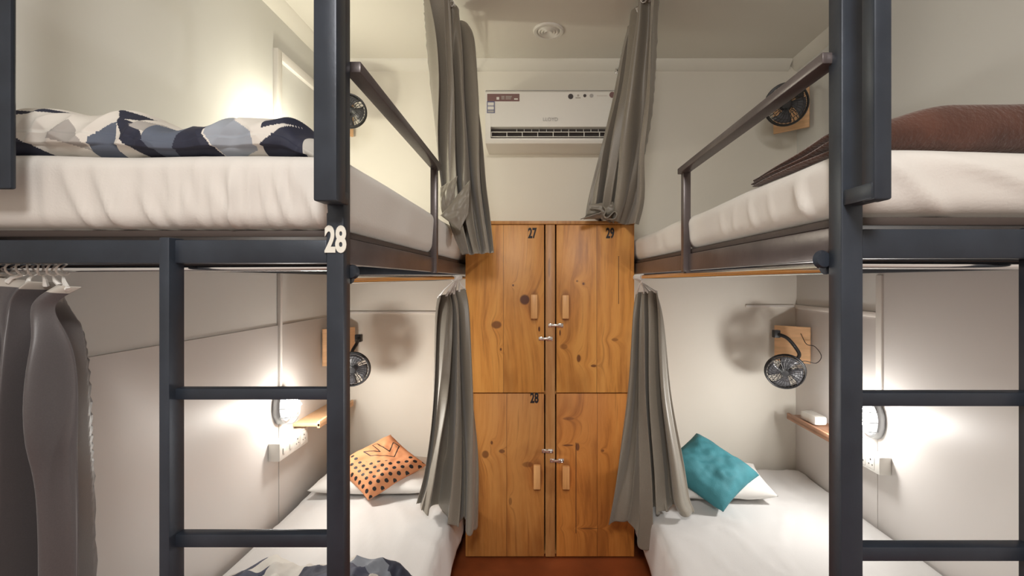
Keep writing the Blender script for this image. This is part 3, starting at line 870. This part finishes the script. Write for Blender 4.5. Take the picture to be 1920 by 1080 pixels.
def patch(parent, quad, name, bulge, seed, n=26, m=None):
    a, b, c, d = quad; bm = bmesh.new(); G = []
    nr = (b - a).cross(d - a).normalized()
    if nr.y > 0: nr = -nr
    for j in range(n + 1):
        row = []
        for i in range(n + 1):
            u, v = i / n, j / n
            p = a.lerp(b, u).lerp(d.lerp(c, u), v)
            p += nr * (bulge * math.sin(math.pi * v) * (.6 + .4 * math.sin(math.pi * u)) + .35 * bulge * nz(u * 5, v * 5, seed))
            row.append(bm.verts.new(p))
        G.append(row)
    for j in range(n):
        for i in range(n): bm.faces.new((G[j][i], G[j][i + 1], G[j + 1][i + 1], G[j + 1][i]))
    o = obj(name, bm, m or M_curtain, parent, ang=180)
    md = o.modifiers.new('thick', 'SOLIDIFY'); md.thickness = .0025; md.offset = 0
    return o
# upper curtains hang on wires stretched under the ceiling
def wire(name, label, x, z, hx):
    w = thing(name, label, 'wire', (x, YB - .02, z))
    bm = bmesh.new(); tube(bm, [(x, YF + .02, z), (x, YB - .045, z)], .0022, 8); obj('cable', bm, M_chrome, w)
    bm = bmesh.new()
    lathe(bm, [(0, 0), (.013, 0), (.013, .006), (.004, .01), (.004, .03)], (x, YB, z), (0, -1, 0), 14)
    tube(bm, [(x + .011 * math.sin(a), YB - .038, z + .011 * math.cos(a)) for a in [k * math.pi / 6 for k in range(12)]], .003, 8, closed=True)
    obj('eye_hook', bm, M_chrome, w)
    return w
wire('curtain_wire', 'thin ceiling-height wire over the inner edge of bunk 28', -.405, 2.752, 0)
wire('curtain_wire', 'thin ceiling-height wire over the inner edge of the unnumbered bunk', .475, 2.770, 0)
cu = curtain('grey-taupe curtain hanging from the ceiling wire beside bunk 28, hem folded up',
        [(at(812, -48, 2.00), at(866, 62, 2.42), .022), (at(809, 40, 2.06), at(878, 90, 2.38), .026), (at(818, 180, 2.12), at(888, 190, 2.30), .032),
         (at(826, 320, 2.16), at(904, 320, 2.24), .034), (at(838, 400, 2.17), at(916, 400, 2.22), .032), (at(866, 478, 2.17), at(925, 474, 2.20), .026)],
        3.0, 6.2, ringrow((-.405, 2.02, 2.752), (-.405, 2.80, 2.752), 9), .013)
patch(cu, [at(826, 404, 2.07), at(881, 338, 2.09), at(878, 400, 2.10), at(862, 432, 2.09)], 'folded_flap', .020, 3.0)
patch(cu, [at(826, 352, 2.10), at(858, 330, 2.09), at(852, 380, 2.085), at(829, 404, 2.075)], 'folded_flap', .014, 5.0)
cw = curtain('grey-taupe curtain hanging from the ceiling wire with its hem bunched on the locker top',
        [(at(1186, 50, 2.44), at(1240, -50, 1.98), .022), (at(1176, 90, 2.42), at(1242, 30, 2.04), .026), (at(1158, 180, 2.42), at(1234, 180, 2.14), .030),
         (at(1130, 290, 2.44), at(1222, 290, 2.24), .034), (at(1108, 370, 2.45), at(1212, 375, 2.34), .036), (at(1100, 409, 2.47), at(1197, 424, 2.42), .034)],
        3.2, 8.9, ringrow((.475, 2.02, 2.770), (.475, 2.80, 2.770), 9), .013)

patch(cw, [at(1104, 384, 2.38), at(1150, 378, 2.38), at(1160, 408, 2.40), at(1094, 411, 2.42)], 'bunched_hem', .022, 2.0)
def hemloop(pts, w):
    # narrow ribbon of hem standing in loops on the locker top
    P3 = [at(*p) for p in pts]; sm = []
    for i in range(len(P3) - 1):
        q = [P3[max(0, i - 1)], P3[i], P3[i + 1], P3[min(len(P3) - 1, i + 2)]]
        for t in range(7): sm.append(catmull(*q, t / 7))
    sm.append(P3[-1]); bm = bmesh.new(); A = [bm.verts.new(p) for p in sm]; B = [bm.verts.new(p + Vector((0, w, .004))) for p in sm]
    for i in range(len(sm) - 1): bm.faces.new((A[i], A[i + 1], B[i + 1], B[i]))
    o = obj('bunched_hem', bm, M_curtain, cw, ang=180); md = o.modifiers.new('thick', 'SOLIDIFY'); md.thickness = .004
hemloop([(1090, 411, 2.36), (1108, 405, 2.35), (1128, 398, 2.35), (1124, 392, 2.34), (1108, 389, 2.35)], .05)
hemloop([(1132, 386, 2.34), (1138, 394, 2.33), (1134, 404, 2.34), (1140, 407, 2.33), (1152, 396, 2.33), (1158, 402, 2.33), (1152, 411, 2.34), (1138, 410, 2.35)], .05)

# ------------------------------------------------------------------ air conditioner
AX0, AX1, AY, AZ0, AZ1 = -.313, .470, 2.70, 2.262, 2.586
ac = thing('air_conditioner', 'white split air conditioner on the wall above the locker', 'air conditioner', ((AX0 + AX1) / 2, YB, AZ0))
bm = bmesh.new()
prof = [(YB, AZ0), (AY + .06, AZ0), (AY + .008, AZ0 + .012), (AY, AZ0 + .03), (AY, AZ0 + .040), (AY + .035, AZ0 + .046), (AY + .035, AZ0 + .100), (AY, AZ0 + .106), (AY - .004, AZ1 - .02), (AY + .012, AZ1 - .002), (AY + .03, AZ1), (YB, AZ1)]
def extr(bm, prof, x0, x1):
    a = [bm.verts.new((x0, y, z)) for y, z in prof]; b = [bm.verts.new((x1, y, z)) for y, z in prof]; n = len(prof)
    for i in range(n): bm.faces.new((a[i], a[(i + 1) % n], b[(i + 1) % n], b[i]))
    bm.faces.new(a); bm.faces.new(b[::-1])
extr(bm, prof, AX0 + .03, AX1 - .03)
full = [(YB, AZ0), (AY + .06, AZ0), (AY + .008, AZ0 + .012), (AY, AZ0 + .03), (AY - .004, AZ1 - .02), (AY + .012, AZ1 - .002), (AY + .03, AZ1), (YB, AZ1)]
extr(bm, full, AX0, AX0 + .03); extr(bm, full, AX1 - .03, AX1)
bmesh.ops.remove_doubles(bm, verts=bm.verts, dist=1e-5)
obj('housing', bm, M_plastic_w, ac, ang=25)
bm = bmesh.new(); box(bm, (AX0 + .03, AY + .028, AZ0 + .046), (AX1 - .03, AY + .034, AZ0 + .100)); obj('vent_recess', bm, M_vent_dark, ac)
bm = bmesh.new()
zb_, zt_ = AZ0 + .049, AZ0 + .076
box(bm, (AX0 + .034, AY + .006, zt_), (AX1 - .034, AY + .016, zt_ + .004), .001)
box(bm, (AX0 + .034, AY + .006, zb_), (AX1 - .034, AY + .018, zb_ + .004), .001)
xx = AX0 + .034
while xx < AX1 - .03:
    box(bm, (xx - .002, AY + .006, zb_), (xx + .002, AY + .022, zt_ + .004), .0006); xx += .0892
obj('louvre', bm, M_plastic_w, ac)
xx = AX0 + .18
while xx < AX1 - .04:
    bm = bmesh.new(); box(bm, (xx - .0012, AY + .02, zt_ + .004), (xx + .0012, AY + .03, AZ0 + .099)); xx += .043
    obj('guide_vane', bm, M_plastic_w, ac)
def flat(name, px0, py0, px1, py1, m, parent, d=AY - .0035, t=.001, bev=0):
    p, q = at(px0, py0, d), at(px1, py1, d)
    bm = bmesh.new(); box(bm, (p.x, d - t, q.z), (q.x, d + .003, p.z), bev); return obj(name, bm, m, parent, smooth=False)
flat('panel_seam', 911, 169.0, 1168, 169.8, M_grey_print, ac)
st = flat('sticker', 913.5, 176, 974, 190, M_maroon, ac)
st2 = flat('sticker', 913, 190, 927.5, 212, M_blue_label, ac)
flat('sticker_print', 914.5, 192, 926, 198, M_plastic_w, st2, d=AY - .0045)
flat('sticker_print', 914.5, 199.5, 926, 205.5, M_plastic_w, st2, d=AY - .0045)
flat('sticker_print', 914.5, 207, 926, 211, M_grey_print, st2, d=AY - .0045)
flat('sticker_print', 931, 182, 936, 187, M_plastic_w, st, d=AY - .0045)
for k, y in enumerate((180, 182.5, 185)):
    flat('sticker_print', 940, y, 946, y + 1.1, M_tape, st, d=AY - .0045)
    flat('sticker_print', 948, y, 960 - k, y + 1.1, M_tape, st, d=AY - .0045)
flat('sticker_print', 964, 184.5, 971, 187, M_plastic_w, st, d=AY - .0045)
def disc(name, px, py, r, m, parent, d=AY - .0035):
    p = at(px, py, d); bm = bmesh.new()
    lathe(bm, [(0, .002), (r, .002), (r, -.003)], (p.x, d, p.z), (0, -1, 0), 20); return obj(name, bm, m, parent, smooth=False)
disc('badge', 1070, 181, .015, M_socket, ac); disc('badge', 1096.5, 179.5, .009, M_socket, ac)
disc('badge', 1109, 179.5, .011, M_grey_print, ac); disc('badge', 1148, 178, .017, M_maroon, ac)
flat('badge', 1079, 182.5, 1088.5, 184.5, M_tape, ac); disc('badge', 1084, 179, .006, M_tape, ac)
flat('badge', 1119, 178.5, 1139, 180.5, mat('faint_print', (.66, .63, .58), .5), ac)
text_mesh('LLOYD', .028, M_grey_print, ac, at(1032, 224, AY - .004), RX, 'logo', sx=1.0)

# round fitting in the ceiling
vz = ZC
cl = thing('ceiling_vent', 'round white ringed fitting in the ceiling above the locker', 'ceiling fitting', (.047, 2.53, vz))
bm = bmesh.new(); lathe(bm, [(.083, 0), (.083, .006), (.078, .010), (.064, .010), (.060, .004), (.058, 0)], (.047, 2.53, vz), (0, 0, -1), 40); obj('rim', bm, M_plastic_w, cl)
bm = bmesh.new(); lathe(bm, [(0, .006), (.012, .008), (.020, .014), (.026, .006), (.034, .013), (.041, .005), (.049, .012), (.058, .004), (.058, 0), (0, 0)], (.047, 2.53, vz), (0, 0, -1), 40); obj('diffuser', bm, M_plastic_w, cl)

# ------------------------------------------------------------------ wall lamps
def wall_lamp(label, pos, s, lit=True, glow=None):
    """oval bulkhead: backplate on the wall at x = pos.x, facing s"""
    x, y, z = pos; wx = XL + .006 if s > 0 else XR - .006
    if z > 1.5: wx = XL if s > 0 else XR
    t = thing('wall_lamp', label, 'lamp', (wx, y, z))
    bm = bmesh.new(); lathe(bm, [(0, 0), (.092, 0), (.092, .022), (.086, .034), (.074, .036), (.070, .022), (0, .018)], (wx, y, z), (s, 0, 0), 36, sx=1.0, sy=.72); obj('housing', bm, M_greymetal, t)
    bm = bmesh.new(); lathe(bm, [(.068, .030), (.066, .055), (.052, .078), (.03, .090), (0, .094)], (wx, y, z), (s, 0, 0), 30, sx=1.0, sy=.70); obj('glass_cover', bm, M_glass, t)
    bm = bmesh.new()
    lathe(bm, [(0, .030), (.012, .030), (.012, .05), (0, .05)], (wx, y, z - .045), (0, 0, 1), 12)
    c = Vector((wx + s * .060, y, z + .012))
    bm.free(); bm = bmesh.new()
    lathe(bm, [(0, -.040), (.012, -.036), (.016, -.02), (.026, .004), (.026, .018), (.016, .034), (0, .040)], c, (0, 0, 1), 18)
    obj('bulb', bm, glow or M_bulb_hot, t)
    bm = bmesh.new()
    def arc(v, horiz):
        pts = []
        for k in range(13):
            a = math.pi * k / 12
            h = .034 + .066 * math.sin(a) ** .7
            if horiz: pts.append((wx + s * h * (1 - abs(v) * 2.2), y - .066 * math.cos(a) * math.sqrt(max(.1, 1 - (v / .092) ** 2)), z + v))
            else: pts.append((wx + s * h, y + v, z + .090 * math.cos(a)))
        return pts
    for v in (-.045, 0, .045): tube(bm, arc(v, True), .0022, 6)
    tube(bm, arc(0, False), .0022, 6)
    obj('wire_guard', bm, M_greymetal, t)
    return t
wall_lamp('lit oval caged wall lamp above the white switch box by the patterned duvet', LAMPS['left_low'], 1)
wall_lamp('lit oval caged wall lamp over the bed with the teal cushion', LAMPS['right_low'], -1)
wall_lamp('lit oval caged wall lamp glowing behind the rolled duvet on the upper bunk', LAMPS['left_up'], 1)

# ------------------------------------------------------------------ switch boxes
def switch_box(label, s, y0, y1, z0, z1, socks, sws):
    wx = XL + .006 if s > 0 else XR - .006; fx = wx + s * .055
    t = thing('switch_box', label, 'socket', (wx, (y0 + y1) / 2, (z0 + z1) / 2))
    bm = bmesh.new(); box(bm, (min(wx, fx), y0, z0), (max(wx, fx), y1, z1), .004); obj('box', bm, M_plastic_w, t)
    zc = (z0 + z1) / 2
    for yc in socks:
        bm = bmesh.new(); box(bm, (min(fx, fx + s * .0015), yc - .024, zc - .028), (max(fx, fx + s * .0015), yc + .024, zc + .028), .0005)
        k = obj('socket', bm, M_plastic_w, t)
        bm = bmesh.new()
        for dy, dz, r in ((0, .013, .0042), (-.011, -.009, .0032), (.011, -.009, .0032)):
            lathe(bm, [(0, .0022), (r, .0022), (r, .0005)], (fx, yc + dy, zc + dz), (s, 0, 0), 10)
        obj('pin_holes', bm, M_socket, k)
    for yc in sws:
        bm = bmesh.new(); box(bm, (min(fx, fx + s * .005), yc - .010, zc - .014), (max(fx, fx + s * .005), yc + .010, zc + .014), .002)
        obj('rocker', bm, M_plastic_w, t)
    return t
switch_box('long white switch and socket box under the wall lamp beside bunk 28', 1, 2.20, 2.47, .632, .716, (2.36, 2.425), (2.235, 2.295))
switch_box('white socket box under the wall lamp over the teal cushion bed', -1, 2.11, 2.38, .605, .685, (2.165, 2.225), (2.30, 2.345))

# ------------------------------------------------------------------ shelves
def shelf(label, s, y0, y1, z, m, w=.14):
    wx = XL + .006 if s > 0 else XR - .006
    t = thing('wall_shelf', label, 'shelf', (wx, (y0 + y1) / 2, z))
    x0, x1 = sorted((wx, wx + s * w)); 
    bm = bmesh.new(); box(bm, (x0, y0, z - .016), (x1, y1, z), .002); obj('board', bm, m, t)
    bm = bmesh.new()
    f0, f1 = sorted((wx + s * w, wx + s * (w - .014)))
    box(bm, (f0, y0, z - .024), (f1, y1, z + .012), .002)
    obj('lip', bm, m, t)
    return t
shelf('pale wooden wall shelf beside the lit lamp of bunk 28', 1, 2.42, 2.86, .745, M_ply)
shelf('brown wooden wall shelf in the corner above the teal cushion bed', -1, 2.33, 2.74, .70, M_ply2)
bm = bmesh.new(); soft_box(bm, (1.475, 2.52, .702), (1.545, 2.66, .752), .012, .014, lambda p, n: p + Vector((.004 * nz(p.y * 30, p.z * 20, 1), .003 * nz(p.x * 30, p.z * 20, 3), .003 * nz(p.x * 20, p.y * 20, 2) if n.z > 0 else 0)))
tag(obj('tissue_pack', bm, M_plastic_w, None), 'small pale translucent pack lying on the brown corner shelf', 'pack')

# ------------------------------------------------------------------ clip fans on corner boards
def fan(label, blabel, c, nrm, r, board, arm, s):
    """c head centre, nrm facing; board = (p_left, p_right, z0, z1); arm = list of points"""
    pl, pr, z0, z1 = board
    bm = bmesh.new()
    pl = Vector(pl); pr = Vector(pr)
    dd = (pr - pl).normalized(); nn = Vector((dd.y, -dd.x, 0))
    if nn.y > 0: nn = -nn
    vs = [(pl, z0), (pr, z0), (pr, z1), (pl, z1)]
    fr = [bm.verts.new((p.x, p.y, z)) for p, z in vs]; bk = [bm.verts.new((p.x - nn.x * .014, p.y - nn.y * .014, z)) for p, z in vs]
    bm.faces.new(fr); bm.faces.new(bk[::-1])
    for i in range(4): bm.faces.new((fr[i], bk[i], bk[(i + 1) % 4], fr[(i + 1) % 4]))
    tag(obj('mounting_board', bm, M_ply, None, smooth=False), blabel, 'board')
    t = thing('clip_fan', label, 'fan', c)
    c = Vector(c); n = Vector(nrm).normalized()
    x = n.cross(Vector((0, 0, 1))).normalized(); y = x.cross(n)
    # rims and radial guard wires
    bm = bmesh.new()
    circ = lambda rr, off: [c + n * off + x * rr * math.cos(a) + y * rr * math.sin(a) for a in [k * 2 * math.pi / 40 for k in range(40)]]
    tube(bm, circ(r, 0), .0065, 8, closed=True); tube(bm, circ(r * .97, .02), .004, 8, closed=True)
    for rr, off in ((r * .45, .032), (r * .72, .029)): tube(bm, circ(rr, off), .0016, 5, closed=True)
    for k in range(30):
        a = 2 * math.pi * k / 30; e = .35
        p0 = c + n * .033 + (x * math.cos(a) + y * math.sin(a)) * r * .2
        p1 = c + n * .031 + (x * math.cos(a + e * .5) + y * math.sin(a + e * .5)) * r * .65
        p2 = c + n * .018 + (x * math.cos(a + e) + y * math.sin(a + e)) * r * .98
        tube(bm, [p0, p1, p2], .0014, 5)
    obj('front_grille', bm, M_plastic_b, t)
    bm = bmesh.new()
    for k in range(30):
        a = 2 * math.pi * k / 30
        p0 = c - n * .03 + (x * math.cos(a) + y * math.sin(a)) * r * .3
        p2 = c - n * .002 + (x * math.cos(a) + y * math.sin(a)) * r
        tube(bm, [p0, p2], .0016, 5)
    lathe(bm, [(0, .055), (.02, .052), (.032, .035), (.034, .01), (0, .01)], c, -n, 20)
    obj('rear_housing', bm, M_plastic_b, t)
    bm = bmesh.new(); lathe(bm, [(0, .030), (r * .2, .028), (r * .22, .0), (0, 0)], c, n, 18); obj('hub', bm, M_plastic_b, t)
    for k in range(4):
        bm = bmesh.new(); vs = []
        for i in range(6):
            for j in range(5):
                rr = r * (.2 + .7 * i / 5); a = 2 * math.pi * k / 4 + (j / 4 - .5) * (.9 + .3 * i / 5) + .25 * i / 5
                vs.append(bm.verts.new(c + n * (.012 + .014 * (j / 4 - .5)) + (x * math.cos(a) + y * math.sin(a)) * rr))
        for i in range(5):
            for j in range(4): bm.faces.new((vs[i * 5 + j], vs[i * 5 + j + 1], vs[(i + 1) * 5 + j + 1], vs[(i + 1) * 5 + j]))
        o = obj('blade', bm, M_blade, t); md = o.modifiers.new('t', 'SOLIDIFY'); md.thickness = .0015
    bm = bmesh.new(); pts = [Vector(p) for p in arm]
    sm = []
    for i in range(len(pts) - 1):
        a = [pts[max(0, i - 1)], pts[i], pts[i + 1], pts[min(len(pts) - 1, i + 2)]]
        for q in range(6): sm.append(catmull(*a, q / 6))
    sm.append(pts[-1])
    tube(bm, sm, .010, 8)
    obj('arm', bm, M_plastic_b, t)
    bm = bmesh.new()
    p = pts[0]; box(bm, p - Vector((.018, .012, .022)), p + Vector((.018, .022, .022)), .004)
    obj('clip', bm, M_plastic_b, t)
    return t
M_blade = mat('fan_blade', (.10, .10, .11), .3)
def cable(pts, parent, r=.0022):
    pts = [Vector(p) for p in pts]; sm = []
    for i in range(len(pts) - 1):
        a = [pts[max(0, i - 1)], pts[i], pts[i + 1], pts[min(len(pts) - 1, i + 2)]]
        for q in range(8): sm.append(catmull(*a, q / 8))
    sm.append(pts[-1]); bm = bmesh.new(); tube(bm, sm, r, 6); obj('cable', bm, M_cable, parent)
fr = fan('black clip fan on the corner board above the teal cushion bed', 'pale board behind the black fan above the teal cushion bed',
         at(1472, 696, 2.60), (-.42, -1, -.38), .100,
         (at(1452, 0, 2.85).xy.to_3d(), at(1519, 0, 2.715).xy.to_3d(), at(0, 679, 2.78).z, at(0, 612, 2.78).z),
         [at(1456, 626, 2.70), at(1476, 634, 2.66), at(1494, 655, 2.64), at(1498, 668, 2.63), at(1484, 680, 2.64)], 1)
cable([at(1502, 626, 2.745), at(1512, 645, 2.70), at(1528, 650, 2.66), at(1540, 668, 2.62), at(1530, 681, 2.60), at(1508, 677, 2.60), at(1486, 684, 2.62)], fr)
fan('black clip fan beside the post above the orange dotted cushion', 'pale board behind the fan above the orange dotted cushion',
    at(660, 692, 2.60), (.30, -1, -.10), .093,
    ((-1.255, 2.72, 0), (-1.125, 2.86, 0), .985, 1.20),
    [at(672, 634, 2.74), at(668, 646, 2.66), at(660, 660, 2.63), at(656, 680, 2.64)], -1)
fan('black clip fan beside the post at the head of the duvet bunk', 'pale board behind the fan of the duvet bunk',
    at(654, 208, 2.60), (.35, -1, -.1), .090,
    ((-1.255, 2.72, 0), (-1.135, 2.86, 0), 2.36, 2.58),
    [(-1.165, 2.735, 2.50), (-1.15, 2.70, 2.53), (-1.12, 2.66, 2.50), (-1.08, 2.65, 2.45)], -1)
fan('black clip fan half hidden by the brown-lit guard rail above the blanket bunk', 'pale board behind the fan of the brown blanket bunk',
    at(1474, 196, 2.55), (-.25, -1, -.35), .108,
    (at(1450, 0, 2.85).xy.to_3d(), at(1517, 0, 2.715).xy.to_3d(), at(0, 244, 2.78).z, at(0, 166, 2.78).z),
    [at(1500, 176, 2.71), at(1495, 166, 2.66), at(1484, 176, 2.60), at(1478, 190, 2.60)], 1)
